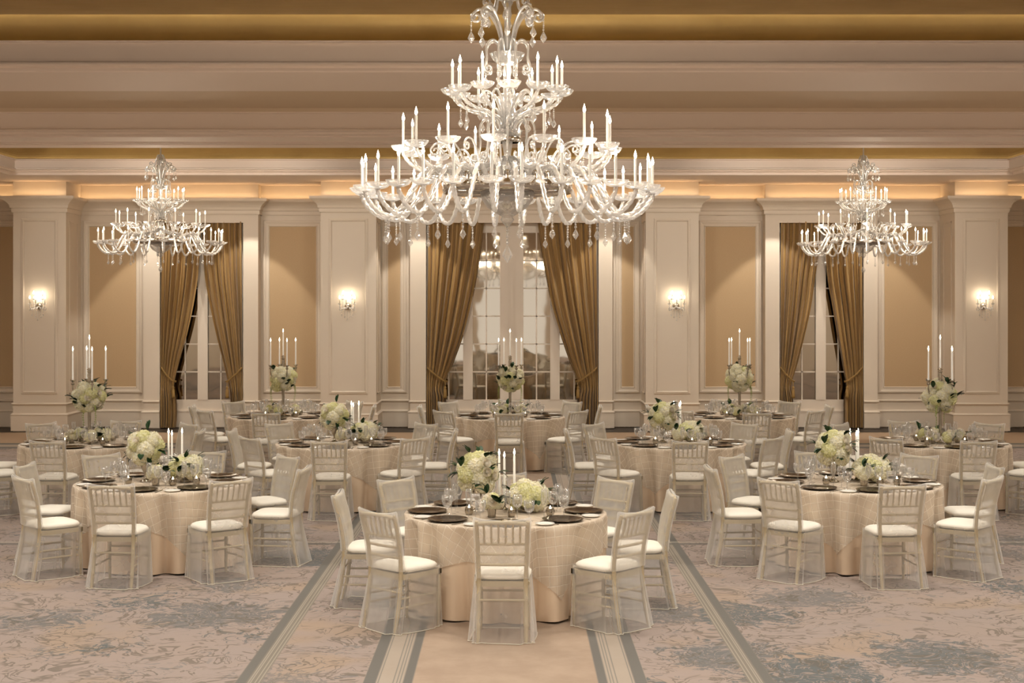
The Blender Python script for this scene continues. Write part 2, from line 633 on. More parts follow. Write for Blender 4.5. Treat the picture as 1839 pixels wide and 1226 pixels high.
m = MB(); ext(m, beam, XL, XR); ext(m, beam_c, XL, XR)
far = [(26.1, 5.155), (26.1, 5.14), (26.14, 5.13), (26.14, 4.99), (26.1, 4.98), (26.1, 4.96), (26.16, 4.95), (26.16, 4.93), (26.24, 4.92), (26.24, SOF), (29.0, SOF)]
ext(m, far, XL, XR)
# coffer ends of the far bay, and the flat soffit outside them
for s in (-1, 1):
    x = s * CX
    pf = [(-o, z) for o, z in ((-.0, 5.155), (-.0, 5.14), (.04, 5.13), (.04, 4.99), (0, 4.98), (0, 4.96), (.06, 4.95), (.06, 4.93), (.14, 4.92), (.14, SOF))]
    rows = [[(x + s * -o, y, z) for o, z in pf] for y in (21.62, 26.24)]
    m.grid(rows, False, False)
    m.quad((x + s * .14, 21.62, SOF), (s * 11.4, 21.62, SOF), (s * 11.4, 26.24, SOF), (x + s * .14, 26.24, SOF))
struct(m.obj('ceiling', M['ceil']))
m = MB(); ext(m, beam_b, XL, XR); struct(m.obj('trim_7', M['ceil_tan']))


def cove(y0, y1, x0, x1, z0, z1, w):
    """concave gold cove rising inwards from the four sides of a coffer, and its flat crown"""
    mb = MB()
    k = 12
    rings = []
    for i in range(k + 1):
        a = PI / 2 * i / k
        o, z = w * (1 - math.cos(a)), z0 + (z1 - z0) * math.sin(a)
        o = w * (1 - math.cos(a))
        rings.append([(x0 + o, y0 + o, z), (x1 - o, y0 + o, z), (x1 - o, y1 - o, z), (x0 + o, y1 - o, z)])
    for i in range(k):
        mb.grid([rings[i], rings[i + 1]], True, False)
    mb.add(rings[-1], [(0, 1, 2, 3)], False)
    mb.s = [True] * (len(mb.s) - 1) + [False]
    return mb


struct(cove(21.62, 26.12, -CX + .0, CX, 5.155, 5.42, .5).obj('trim_8', M['gold']))
m = MB()
ext(m, smooth_path([(16.66, 5.58), (16.71, 5.64), (16.73, 5.72), (16.72, 5.82), (16.66, 5.91), (16.5, 5.97), (16.2, 5.98)], 4), XL, XR)
m.s = [True] * len(m.s)
ext(m, [(16.2, 5.98), (16.2, 5.80), (3.0, 5.80), (3.0, 5.58)], XL, XR)
struct(m.obj('trim_9', M['gold']))
m = MB(); m.quad((XL, BACK, 5.58), (XR, BACK, 5.58), (XR, 3.0, 5.58), (XL, 3.0, 5.58)); struct(m.obj('trim_10', M['ceil']))

# ------------------------------------------------------------------ windows (mirrored French doors)
GY = 28.58


def window(name, x0, x1, stiles, cols, z_b=.57, z_t=3.92):
    m = MB()
    m.box(x0, x1, GY - .05, GY + .05, z_t, OTOP)                  # head
    m.box(x0, x1, GY - .05, GY + .05, 0, z_b)                     # kick panel
    m.box(x0, x1, GY - .085, GY - .05, .025, .33)
    m.box(x0, x1, GY - .095, GY - .05, .33, .36)
    for a, b in stiles:
        m.box(a, b, GY - .06, GY + .05, z_b, z_t)
        if b - a > .3:
            mid = (a + b) / 2
            m.box(mid - .055, mid + .055, GY - .085, GY - .06, z_b - .5, z_t + .1)
            m.box(mid - .03, mid + .03, GY - .1, GY - .085, z_b - .5, z_t + .1)
    fr = struct(m.obj(name, M['frame']))
    m = MB()
    h = (z_t - z_b) / 6
    for k in range(1, 6):
        m.box(x0, x1, GY - .02, GY + .02, z_b + k * h - .013, z_b + k * h + .013)
    for c in cols:
        m.box(c - .013, c + .013, GY - .02, GY + .02, z_b, z_t)
    m.obj('mullion', M['frame'], fr)
    m = MB(); m.quad((x0, GY, z_b), (x1, GY, z_b), (x1, GY, z_t), (x0, GY, z_t))
    m.obj('glass', M['mirror'], fr)


def wx(px):
    return (px - VP_X) * GY / F_PX


window('window_1', OPN[0][0], OPN[0][1], [(wx(356), wx(374)), (wx(287), wx(300)), (wx(424), wx(437))], [wx(333), wx(397)])
window('window_2', OPN[1][0], OPN[1][1], [(wx(898), wx(940)), (wx(832), wx(849)), (wx(988), wx(1005)), (wx(765), wx(790)), (wx(1048), wx(1075))], [wx(873.5), wx(963.5), wx(806), wx(1031)])
window('window_3', OPN[2][0], OPN[2][1], [(wx(1464), wx(1482)), (wx(1400), wx(1413)), (wx(1538), wx(1551))], [wx(1440), wx(1505)])


# ------------------------------------------------------------------ curtains
def curtain(x_out, pts, label, seed):
    """pts: (z, x of the inner edge) from top to bottom; x_out the hung outer edge"""
    rnd = random.Random(seed)
    sgn = 1 if pts[0][1] > x_out else -1
    root = thing('curtain', label, 'curtain', (x_out, 28.36, 0), 0, 'bronze tied-back curtains')
    prof = smooth_path([(z, abs(x - x_out)) for z, x in pts], 8)
    nfold = 7
    ph = [rnd.uniform(-.5, .5) for _ in range(20)]
    am = [rnd.uniform(.7, 1.25) for _ in range(20)]
    rows = []
    ztie = 1.0
    for z, w in prof:
        row = []
        tight = math.exp(-((z - ztie) / .30) ** 2)
        amp = .062 * (1 - .55 * tight) + (.015 if z < .8 else 0)
        N = 130
        for j in range(N + 1):
            u = j / N
            # folds bunch toward the tie, so the drape keeps its width
            ub = u ** (1.0 + .25 * ss(3.9, 1.4, z))
            k = u * nfold
            i = int(k)
            d = amp * am[i] * math.sin(TAU * k + ph[i] * .8 * (1 - (2 * (k - i) - 1) ** 2)) + .012 * math.sin(TAU * 2.7 * k + 2 * z)
            x = w * ub + .012 * math.sin(TAU * k * 2 + 1)
            lag = .05 * u * (1 - tight)
            row.append((sgn * x, -d + lag * 0, z))
        rows.append(row)
    m = MB(); m.grid(rows); m.obj('drape', M['curtain'], root)
    wt = min(prof, key=lambda q: abs(q[0] - 1.0))[1]
    m = MB()
    cord = [(0.0, -.03, 1.22), (sgn * wt * .3, -.085, 1.12), (sgn * wt * .65, -.1, 1.02), (sgn * wt * .95, -.09, .95), (sgn * (wt + .03), -.03, .94)]
    c3 = smooth_path(cord, 8)
    for o in (0, .018):
        m.tube([(a, b, c + o) for a, b, c in c3], .011, 6)
    tb = m.obj('tieback', M['rope'], root)
    m = MB()
    bx = sgn * (wt * .97)
    m.tube([(bx, -.09, .96), (bx, -.1, .86)], .008, 6)
    m.lathe([(.004, .0), (.02, -.01), (.028, -.035), (.018, -.06), (.03, -.075), (.035, -.2), (.04, -.24), (.001, -.24)], 14, (bx, -.1, .86))
    m.obj('tassel', M['rope'], tb)
    return root


def zz(py, d=28.36):
    return CAM_H + (VP_Y - py) * d / F_PX


def xx(px, d=28.36):
    return (px - VP_X) * d / F_PX


def inner(lst):
    return [(max(.03, zz(py)) if py < 770 else .03, xx(px)) for py, px in lst]


L1 = [(398, 360), (450, 358), (500, 354), (550, 346), (600, 335), (650, 321), (692, 312), (715, 316), (745, 317), (775, 315)]
R1 = [(398, 364), (450, 366), (500, 369), (550, 378), (600, 389), (650, 402), (692, 412), (715, 415), (745, 414), (775, 414)]
L2 = [(398, 869), (450, 862), (500, 854), (550, 844), (600, 831), (650, 813), (692, 796), (715, 800), (745, 800), (775, 799)]
R2 = [(398, 966), (450, 974), (500, 983), (550, 993), (600, 1008), (650, 1025), (692, 1041), (715, 1038), (745, 1036), (775, 1036)]
L3 = [(398, 1475), (450, 1470), (500, 1463), (550, 1456), (600, 1445), (650, 1432), (692, 1420), (715, 1423), (745, 1425), (775, 1425)]
R3 = [(398, 1480), (450, 1483), (500, 1487), (550, 1496), (600, 1504), (650, 1513), (692, 1520), (715, 1516), (745, 1516), (775, 1516)]
for k, (xo, pts, lab) in enumerate([
        (OPN[0][0] + .02, L1, 'bronze satin curtain on the left side of the left window'),
        (OPN[0][1] - .02, R1, 'bronze satin curtain on the right side of the left window'),
        (OPN[1][0] + .02, L2, 'wide bronze satin curtain tied back on the left of the centre window'),
        (OPN[1][1] - .02, R2, 'wide bronze satin curtain tied back on the right of the centre window'),
        (OPN[2][0] + .02, L3, 'bronze satin curtain on the left side of the right window'),
        (OPN[2][1] - .02, R3, 'bronze satin curtain on the right side of the right window')]):
    curtain(xo, inner(pts), lab, 20 + k)


# ------------------------------------------------------------------ crystal pieces
def bowl_prof(r, h):
    return [(.012, -h), (r * .45, -h * .95), (r * .75, -h * .7), (r * .93, -h * .3), (r, .0), (r * 1.01, .004), (r * .97, .002), (r * .88, -h * .28), (r * .7, -h * .62), (r * .4, -h * .85), (.0005, -h * .88)]


def drop_mesh(mb, x, y, z, n, kite, r=.011):
    """bead strand with a faceted kite crystal, hanging down from (x,y,z)"""
    mb.tube([(x, y, z), (x, y, z - n * r * 2.1)], .0015, 4)
    for i in range(n):
        mb.ball((x, y, z - r - i * r * 2.1), r * (.8 + .2 * (i % 2)), 6, 4)
    zb = z - n * r * 2.1
    mb.lathe([(.001, 0), (kite * .42, -kite * .75), (kite * .5, -kite * 1.05), (.001, -kite * 1.75)], 6, (x, y, zb), smooth=False)
    return zb - kite * 1.75


def curl(pts, c, r, a0, turns, sgn=1, k=14):
    """append a spiral to a 2D path"""
    out = list(pts)
    for i in range(k + 1):
        t = i / k
        a = a0 + sgn * turns * TAU * t
        rr = r * (1 - .72 * t)
        out.append((c[0] + rr * math.cos(a), c[1] + rr * math.sin(a)))
    return out


def chandelier(nl, nm, nu, label, loc, s, rod, ring=True):
    root = thing('chandelier', label, 'chandelier', loc, 0, 'crystal chandeliers')
    root.scale = (s, s, s)
    R3d = lambda p: [(r, 0, z) for r, z in p]
    # stem with knops
    m = MB()
    m.lathe([(.02, -.12), (.05, -.06), (.03, 0), (.055, .05), (.032, .1), (.042, .2), (.03, .3), (.048, .42), (.03, .47), (.035, .55), (.022, .7), (.03, .85), (.022, .95), (.045, 1.02), (.025, 1.08), (.05, 1.12),
             (.03, 1.2), (.026, 1.45), (.04, 1.5), (.025, 1.55), (.05, 1.6), (.035, 1.64), (.06, 1.69), (.02, 1.75), (.016, 1.78), (.012, rod)], 14)
    m.obj('stem', M['arm_glass'], root)
    m = MB(); m.lathe([(.001, rod - .06), (.04, rod - .05), (.09, rod - .02), (.10, rod)], 20); m.obj('ceiling_rose', M['chrome'], root)
    for z, r, h in ((.50, .13, .09), (1.16, .15, .09), (1.66, .105, .05)):
        m = MB(); m.lathe(bowl_prof(r, h), 24, (0, 0, z)); m.obj('bowl', M['crystal'], root)
    m = MB(); m.lathe([(.05, -.10), (.2, -.05), (.235, -.02), (.22, -.09), (.17, -.16), (.09, -.21), (.045, -.235), (.06, -.26), (.03, -.30), (.001, -.33)], 28); base = m.obj('bottom_dish', M['crystal'], root)
    m = MB(); drop_mesh(m, 0, 0, -.31, 6, .09, .013); m.obj('crystal_drop', M['crystal'], base)
    m = MB(); m.lathe([(.10, .07), (.13, .1), (.085, .13), (.04, .16)], 20, (0, 0, .33)); m.obj('collar', M['chrome'], root)
    if ring:
        m = MB(); m.lathe([(.52, -.03), (.55, -.035), (.56, 0), (.56, .05), (.55, .06), (.52, .055), (.51, .01), (.52, -.03)], 48)
        for k in range(nl):
            a = TAU * k / nl
            m.lathe([(.026, .05), (.026, .11), (.02, .12)], 8, (.535 * math.cos(a), .535 * math.sin(a), 0))
        for k in range(8):
            a = TAU * (k + .5) / 8
            m.tube([(.03 * math.cos(a), .03 * math.sin(a), -.02), (.53 * math.cos(a), .53 * math.sin(a), .0)], .014, 6)
        m.lathe([(.03, -.03), (.2, -.02), (.3, -.015), (.3, .0), (.03, .02)], 28)
        m.obj('hub_ring', M['chrome'], root)
    # one arm of each tier, then copies
    lower = smooth_path([(.50, .07), (.58, .13), (.665, .165), (.74, .12), (.82, -.01), (.90, -.15), (.99, -.235), (1.09, -.235), (1.18, -.17), (1.235, -.085), (1.24, -.04)], 12)
    mid = smooth_path([(.05, .27), (.2, .2), (.4, .17), (.6, .135), (.73, .15), (.83, .215), (.885, .29), (.89, .325)], 12)
    upper = smooth_path([(.04, .52), (.09, .60), (.2, .655), (.33, .685), (.42, .735), (.465, .79), (.47, .815)], 12)

    def arm(kind, path, rr, br, zc, ch):
        m = MB(); m.tube(R3d(path), rr, 12, twist=1.0); a = m.obj('arm', M['arm_glass'], root)
        x = path[-1][0]
        m = MB(); m.lathe([(.001, -.055), (.03, -.05), (.02, -.035)], 10, (x, 0, zc)); m.lathe(bowl_prof(br, .05), 18, (x, 0, zc)); m.obj('drip_pan', M['crystal'], a)
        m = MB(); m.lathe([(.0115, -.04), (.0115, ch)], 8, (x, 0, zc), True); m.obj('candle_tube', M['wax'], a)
        m = MB(); m.lathe([(.004, 0), (.011, .012), (.013, .024), (.008, .045), (.003, .062), (.0005, .072)], 8, (x, 0, zc + ch)); m.obj('bulb', M['bulb'], a)
        if kind == 'lower':
            m = MB(); drop_mesh(m, 1.04, 0, -.245, 6, .05); m.obj('crystal_drop', M['crystal'], a)
        elif kind == 'mid':
            p = curl(smooth_path([(.42, .17), (.46, .28), (.53, .37), (.61, .385), (.655, .34)], 4), (.615, .325), .042, .3, 1.1, -1)
            m = MB(); m.tube(R3d(p), .009, 6); m.obj('scroll', M['arm_glass'], a)
            m = MB(); drop_mesh(m, .657, 0, .31, 4, .042, .009); m.obj('crystal_drop', M['crystal'], a)
        else:
            m = MB(); drop_mesh(m, .40, 0, .70, 5, .045, .009); m.obj('crystal_drop', M['crystal'], a)
        return a

    for kind, path, rr, br, zc, ch, n, off in (('lower', lower, .018, .105, .0, .195, nl, .5), ('mid', mid, .016, .105, .36, .215, nm, .25), ('upper', upper, .015, .10, .85, .19, nu, .1)):
        a0 = arm(kind, path, rr, br, zc, ch)
        for k in range(n):
            a = a0 if k == 0 else copy_tree(a0, root)
            a.rotation_euler = (0, 0, TAU * (k + off) / n + (random.uniform(-.02, .02)))

    def scrolls(p, rr, n, dx, dz, beads, kite, off=0.0):
        m = MB(); m.tube(R3d(p), rr, 7); s0 = m.obj('scroll', M['arm_glass'], root)
        m = MB(); drop_mesh(m, dx, 0, dz, beads, kite, .009); m.obj('crystal_drop', M['crystal'], s0)
        for k in range(n):
            o = s0 if k == 0 else copy_tree(s0, root)
            o.rotation_euler = (0, 0, TAU * (k + off) / n)

    scrolls(curl(smooth_path([(.08, .5), (.12, .58), (.19, .60), (.235, .53), (.23, .40), (.25, .29)], 4), (.285, .275), .04, PI * .9, 1.2), .010, 8, .32, .25, 2, .055)
    scrolls(curl(smooth_path([(.05, 1.13), (.08, 1.24), (.14, 1.275), (.19, 1.22), (.19, 1.12), (.21, 1.05)], 4), (.175, 1.03), .04, 0, 1.2, -1), .010, 8, .2, .99, 2, .04, .5)
    scrolls(curl(smooth_path([(.035, 1.1), (.05, 1.25), (.09, 1.4), (.16, 1.51), (.24, 1.545), (.30, 1.50)], 4), (.265, 1.475), .045, .5, 1.2, -1), .013, 8, .31, 1.47, 6, .06)
    scrolls(curl(smooth_path([(.05, 1.78), (.09, 1.68), (.11, 1.58), (.13, 1.53), (.19, 1.55)], 4), (.185, 1.59), .04, -1.2, 1.2), .011, 6, .2, 1.55, 3, .05, .4)
    scrolls(curl(smooth_path([(.03, .53), (.06, .68), (.12, .80), (.19, .84), (.235, .79)], 4), (.21, .765), .035, .5, 1.1, -1), .011, 8, .24, .74, 4, .045, .3)
    return root


big = chandelier(28, 14, 12, 'largest crystal chandelier, hanging over the table nearest the camera', (-.04, 12.2, 3.49), 1.0, 2.36)
c2 = chandelier(22, 11, 11, 'smaller crystal chandelier hanging before the left window', (-5.88, 23.8, 3.535), .82, (5.42 - 3.535) / .82, True)
c3 = copy_tree(c2)
c3.location = (5.88, 23.8, 3.52)
c3.rotation_euler = (0, 0, .4)
c3['label'] = 'smaller crystal chandelier hanging before the right window'


# ------------------------------------------------------------------ wall sconces
def sconce():
    root = thing('wall_sconce', 'x', 'wall light', group='five-candle crystal wall sconces')
    m = MB()
    m.lathe([(.001, .03), (.03, .028), (.055, .015), (.066, .0)], 16)
    m.v = [(x, -z - .01, y) for x, y, z in m.v]
    m.obj('backplate', M['silver'], root)
    for x, z, y in ((-.145, .04, -.13), (.145, .04, -.13), (-.085, .13, -.09), (.085, .13, -.09), (-.01, .03, -.2)):
        p = smooth_path([(0, -.03, .0), (x * .5, y * .8, -.05), (x * .95, y, -.035), (x, y, z)], 5)
        m = MB(); m.tube(p, .007, 6); a = m.obj('arm', M['arm_glass'], root)
        m = MB(); m.lathe(bowl_prof(.035, .02), 12, (x, y, z + .01)); m.obj('drip_pan', M['crystal'], a)
        m = MB(); m.lathe([(.008, 0), (.008, .10)], 8, (x, y, z), True); m.obj('candle_tube', M['silver'], a)
        m = MB(); m.lathe([(.004, 0), (.014, .015), (.015, .028), (.006, .055), (.0005, .068)], 8, (x, y, z + .10)); m.obj('bulb', M['bulb'], a)
    for x, y, z, n in ((-.11, -.12, -.05, 8), (.11, -.12, -.05, 8), (-.05, -.1, -.07, 9), (.06, -.1, -.07, 9), (0, -.12, -.09, 12), (-.145, -.13, .02, 5), (.145, -.13, .02, 5)):
        m = MB(); drop_mesh(m, x, y, z, n, .03, .006); m.obj('crystal_drop', M['crystal'], root)
    for s in (-1, 1):
        m = MB(); p = curl([(0.02 * s, -.06), (.06 * s, -.03), (.11 * s, -.02)], (.115 * s, -.06), .04, PI / 2, .9, -s); m.tube([(x, -.06, z) for x, z in p], .006, 6); m.obj('scroll', M['arm_glass'], root)
    return root


sc0 = sconce()
SCON = [(-9.185, 'crystal wall sconce on the far left cream pilaster'), (-3.19, 'crystal wall sconce on the pilaster left of the centre window'),
        (3.19, 'crystal wall sconce on the pilaster right of the centre window'), (9.16, 'crystal wall sconce on the far right cream pilaster')]
for x, lab in SCON:
    place(sc0, (x, PY, 2.45), 0, lab)


# ------------------------------------------------------------------ chairs
def post_pt(z):
    """back post centre (half-width, y) at height z"""
    if z < .44:
        t = z / .44
        return .178 - .004 * t, -.275 + .07 * t + .012 * math.sin(PI * t)
    t = (z - .44) / .46
    return .174 + .016 * t, -.205 - .075 * t * t - .01 * t


def chair():
    root = thing('banquet_chair', 'x', 'chair', group='organza covered banquet chairs')
    m = MB()
    m.box(-.195, .195, -.205, -.17, .405, .445); m.box(-.2, .2, .165, .2, .405, .445)
    m.box(-.2, -.165, -.2, .2, .405, .445); m.box(.165, .2, -.2, .2, .405, .445); m.box(-.19, .19, -.19, .19, .435, .445)
    m.obj('seat', M['chair'], root)
    # cushion: soft superellipse pad
    m = MB()
    rows = []
    K, N = 9, 40
    for i in range(K + 1):
        b = -PI / 2 + PI * i / K
        rr = max(.02, abs(math.cos(b))) ** .45 if 0 < i < K else .02
        row = []
        for j in range(N):
            a = TAU * j / N
            ca, sa = math.cos(a), math.sin(a)
            e = .5
            wob = 1 + .012 * math.sin(9 * a) * (1 if b < .2 else .2)
            row.append((.212 * wob * rr * math.copysign(abs(ca) ** e, ca), .0 + .203 * wob * rr * math.copysign(abs(sa) ** e, sa), .475 + .036 * math.sin(b) * (1 if b < 0 else 1.15)))
        rows.append(row)
    m.grid(rows, True); m.obj('cushion', M['cushion'], root)
    for s in (-1, 1):
        m = MB()
        zs = [0, .04, .1, .11, .12, .2, .21, .22, .3, .31, .32, .4]
        rs = [.010, .013, .015, .019, .015, .016, .02, .016, .016, .02, .016, .016]
        m.tube([(s * (.185 - .004 * (1 - z / .4)), .183, z) for z in zs], rs, 8); m.obj('leg', M['chair'], root)
        m = MB()
        zs = [0, .05, .12, .13, .14, .22, .3, .31, .32, .44]
        m.tube([(s * post_pt(z)[0], post_pt(z)[1], z) for z in zs], [.013, .015, .016, .02, .016, .017, .017, .021, .017, .018], 8); m.obj('leg', M['chair'], root)
    m = MB()
    for s in (-1, 1):
        zs = [.40, .48, .56, .64, .72, .80, .88, .905]
        m.tube([(s * post_pt(z)[0], post_pt(z)[1], z) for z in zs], [.018, .017, .016, .016, .016, .016, .016, .012], 8)
    for z, r in ((.885, .015), (.73, .011), (.652, .011), (.572, .011)):
        w, y = post_pt(z)
        m.tube([(w * u, y + .018 * (u * u - 1) * -0 - .012 * (1 - u * u), z + (.010 * (1 - u * u) if z > .8 else 0)) for u in (-1, -.6, -.2, .2, .6, 1)], r, 8)
    m.obj('back_frame', M['chair'], root)
    for k in range(6):
        u = -.72 + 1.44 * k / 5
        (w0, y0), (w1, y1) = post_pt(.73), post_pt(.885)
        m = MB(); m.tube([(w0 * u, y0 - .011, .73), (w0 * u, (y0 + y1) / 2 - .012, .80), (w1 * u, y1 - .011, .89)], .008, 6); m.obj('spindle', M['chair'], root)
    for a, b in (((-.18, .183, .30), (.18, .183, .30)), ((-.18, .183, .22), (.18, .183, .22)), ((-.176, -.225, .31), (.176, -.225, .31)),
                 ((-.183, .183, .26), (-.176, -.235, .26)), ((-.183, .183, .19), (-.177, -.245, .19)), ((.183, .183, .26), (.176, -.235, .26)), ((.183, .183, .19), (.177, -.245, .19))):
        m = MB(); m.tube([a, b], .009, 6); m.obj('stretcher', M['chair'], root)
    # sheer cover: a sleeve over the back and a skirt to the floor
    m = MB()
    rows = []
    N = 48
    for z in (.47, .55, .63, .71, .79, .86, .905):
        w, y = post_pt(min(z, .9))
        row = []
        for j in range(N):
            a = TAU * j / N
            ca, sa = math.cos(a), math.sin(a)
            x = (w + .026) * math.copysign(abs(ca) ** .28, ca)
            yy = y + .03 * math.copysign(abs(sa) ** .6, sa) + .003 * math.sin(7 * a + 9 * z)
            zt = z + (.022 * (abs(x) / w) ** 2 - .004 if z > .9 else 0)
            row.append((x, yy, zt))
        rows.append(row)
    top = [(x * .985, post_pt(.9)[1] + (y - post_pt(.9)[1]) * .15, z + .008) for x, y, z in rows[-1]]
    rows.append(top)
    m.grid(rows, True)
    nback = len(m.f)
    N = 96
    rows = []
    for z in (.475, .44, .36, .28, .20, .12, .05, .006):
        t = 1 - z / .475
        hx, yf, yb = .214 + .022 * t, .207 - .002 * t, -.215 - .09 * t
        row = []
        for j in range(N):
            a = TAU * j / N
            ca, sa = math.cos(a), math.sin(a)
            e = .30
            x = hx * math.copysign(abs(ca) ** e, ca)
            sy = math.copysign(abs(sa) ** e, sa)
            y = (yf + yb) / 2 + (yf - yb) / 2 * sy
            w = .013 * t * (math.sin(8 * a + .7) + .7 * math.sin(13 * a + 2.1) + .4 * math.sin(21 * a))
            row.append((x + w * ca * 1.1, y + w * sa * (1.1 if sa < 0 else .2), z))
        rows.append(row)
    m.grid(rows, True)
    cv = m.obj('sheer_cover', M['organza'], root)
    cv.data.materials.append(M['organza_back'])
    for i in range(nback):
        cv.data.polygons[i].material_index = 1
    cv['label'] = 'sheer white organza slipcover'
    m = MB()
    m.tube(rows[-1], .0042, 5, close=True)
    m.obj('hem', M['organza_hem'], cv)
    return root


CH = chair()

# ------------------------------------------------------------------ linens
TZ, TR = .76, .84


def fold(a):
    """cloth folds round a table: broad rounded pleats with narrow valleys"""
    u = 16 * a + 1.3 * math.sin(3 * a + .6) + .8 * math.sin(5 * a + 2)
    k = 1 - 2 * abs(math.sin(u / 2 + .3 * math.sin(2 * a))) ** 1.6
    return -k * (.8 + .2 * math.sin(4 * a + 1.3)) + .2 * math.sin(29 * a + 2 * math.sin(3 * a))


def cloth_mesh():
    m = MB()
    N = 260
    rows = [[(1e-3 * math.cos(TAU * j / N), 1e-3 * math.sin(TAU * j / N), TZ) for j in range(N)]]
    rnd = random.Random(3)
    fo = [(rnd.choice((7, 9, 11, 13, 16, 19)), rnd.uniform(0, TAU), rnd.uniform(.4, 1)) for _ in range(5)]
    for r in (.4, .75, .83):
        rows.append([(r * math.cos(TAU * j / N), r * math.sin(TAU * j / N), TZ) for j in range(N)])
    for z in (.757, .745, .70, .62, .52, .40, .28, .16, .06, .012):
        t = 1 - z / TZ
        row = []
        for j in range(N):
            a = TAU * j / N
            f = fold(a)
            r = TR + .004 + .022 * t ** .7 + .08 * (t ** .5) * (min(f, 1) - 1)
            if z > .75:
                r = TR - .004
            zz_ = z if z > .02 else .004 + .008 * (f + 1)
            row.append((r * math.cos(a), r * math.sin(a), zz_))
        rows.append(row)
    m.grid(rows, True)
    return m


def overlay_mesh():
    m = MB()
    N = 260
    H = TZ + .006
    uv = []
    rnd = random.Random(11)
    fo = [(rnd.choice((9, 11, 14, 17, 22)), rnd.uniform(0, TAU), rnd.uniform(.4, 1)) for _ in range(5)]
    rows = []
    for s in [0, .3, .6, .93, .985, 1.0]:
        row = []
        for j in range(N):
            a = TAU * j / N
            r = max(1e-3, (TR + .006) * s)
            z = H if s < .99 else H - .006
            row.append((r * math.cos(a), r * math.sin(a), z)); uv.append((r * math.cos(a), r * math.sin(a)))
        rows.append(row)
    K = 12
    for i in range(1, K + 1):
        row = []
        for j in range(N):
            a = TAU * j / N
            c = (1 / max(abs(math.cos(a - PI / 4)), abs(math.sin(a - PI / 4))) - 1) / .4142      # a square: corners at 0, 90, 180, 270 degrees
            hang = .27 + .31 * c
            d = hang * i / K
            f = fold(a + .13)
            t = d / TZ
            r = TR + .014 + .024 * t ** .7 + .08 * t ** .5 * (min(f, 1) - 1)
            row.append((r * math.cos(a), r * math.sin(a), H - .006 - d))
            q = TR + d
            uv.append((q * math.cos(a), q * math.sin(a)))
        rows.append(row)
    m.grid(rows, True)
    m.uv = uv
    return m


CLOTH = cloth_mesh().obj('tablecloth', M['satin']); tag(CLOTH, 'x', 'tablecloth', 'peach floor-length tablecloths')
OVER = overlay_mesh().obj('table_overlay', M['pintuck']); tag(OVER, 'x', 'tablecloth', 'pintucked table overlays')
TOP = TZ + .007


# ------------------------------------------------------------------ tableware
def single(mb, name, mat, cat, group):
    o = mb.obj(name, mat)
    return tag(o, 'x', cat, group)


m = MB(); m.lathe([(.001, .004), (.09, .004), (.105, .008), (.15, .017), (.165, .02), (.167, .017), (.11, .003), (.09, 0), (.001, 0)], 40); CHARGER = single(m, 'charger_plate', M['charger'], 'plate', 'smoked charger plates')
m = MB(); m.lathe([(.001, .004), (.05, .004), (.06, .008), (.076, .014), (.078, .012), (.062, .004), (.05, 0), (.001, 0)], 32); BREAD = single(m, 'bread_plate', M['china'], 'plate', 'white bread plates')
m = MB(); m.lathe([(.034, 0), (.034, .002), (.006, .006), (.004, .02), (.004, .09), (.008, .098), (.028, .112), (.041, .14), (.042, .165), (.035, .205), (.034, .205), (.040, .165), (.039, .14), (.026, .115), (.001, .103)], 20); WINE = single(m, 'wine_glass', M['glass'], 'glass', 'wine glasses')
m = MB(); m.lathe([(.036, 0), (.036, .002), (.007, .007), (.005, .02), (.006, .055), (.012, .065), (.035, .085), (.043, .12), (.044, .165), (.043, .165), (.042, .12), (.033, .088), (.001, .070)], 20); WATER = single(m, 'water_goblet', M['glass'], 'glass', 'water goblets')
m = MB(); m.lathe([(.031, 0), (.031, .002), (.005, .006), (.0035, .02), (.004, .085), (.014, .105), (.024, .15), (.026, .19), (.022, .235), (.021, .235), (.025, .19), (.022, .15), (.001, .095)], 18); FLUTE = single(m, 'champagne_flute', M['glass'], 'glass', 'champagne flutes')
# knife and fork lie along local Y
m = MB()
pf = [(-.11, .007), (-.09, .008), (-.02, .006), (.0, .005), (.02, .009), (.08, .009), (.105, .006), (.115, .001)]
m.grid([[(-w, y, .001) for y, w in pf], [(-w * .6, y, .004) for y, w in pf], [(w * .6, y, .004) for y, w in pf], [(w, y, .001) for y, w in pf]])
KNIFE = single(m, 'table_knife', M['silver'], 'knife', 'silver table knives')
m = MB()
pf = [(-.10, .008), (-.08, .007), (-.02, .004), (.03, .0035), (.045, .010), (.06, .012)]
m.grid([[(-w, y, .002) for y, w in pf], [(-w * .5, y, .005) for y, w in pf], [(w * .5, y, .005) for y, w in pf], [(w, y, .002) for y, w in pf]])
for k in range(4):
    x = -.0095 + k * .0063
    m.tube([(x, .058, .004), (x, .08, .006), (x, .10, .007)], [.0022, .0019, .0012], 5)
FORK = single(m, 'dinner_fork', M['silver'], 'fork', 'silver dinner forks')


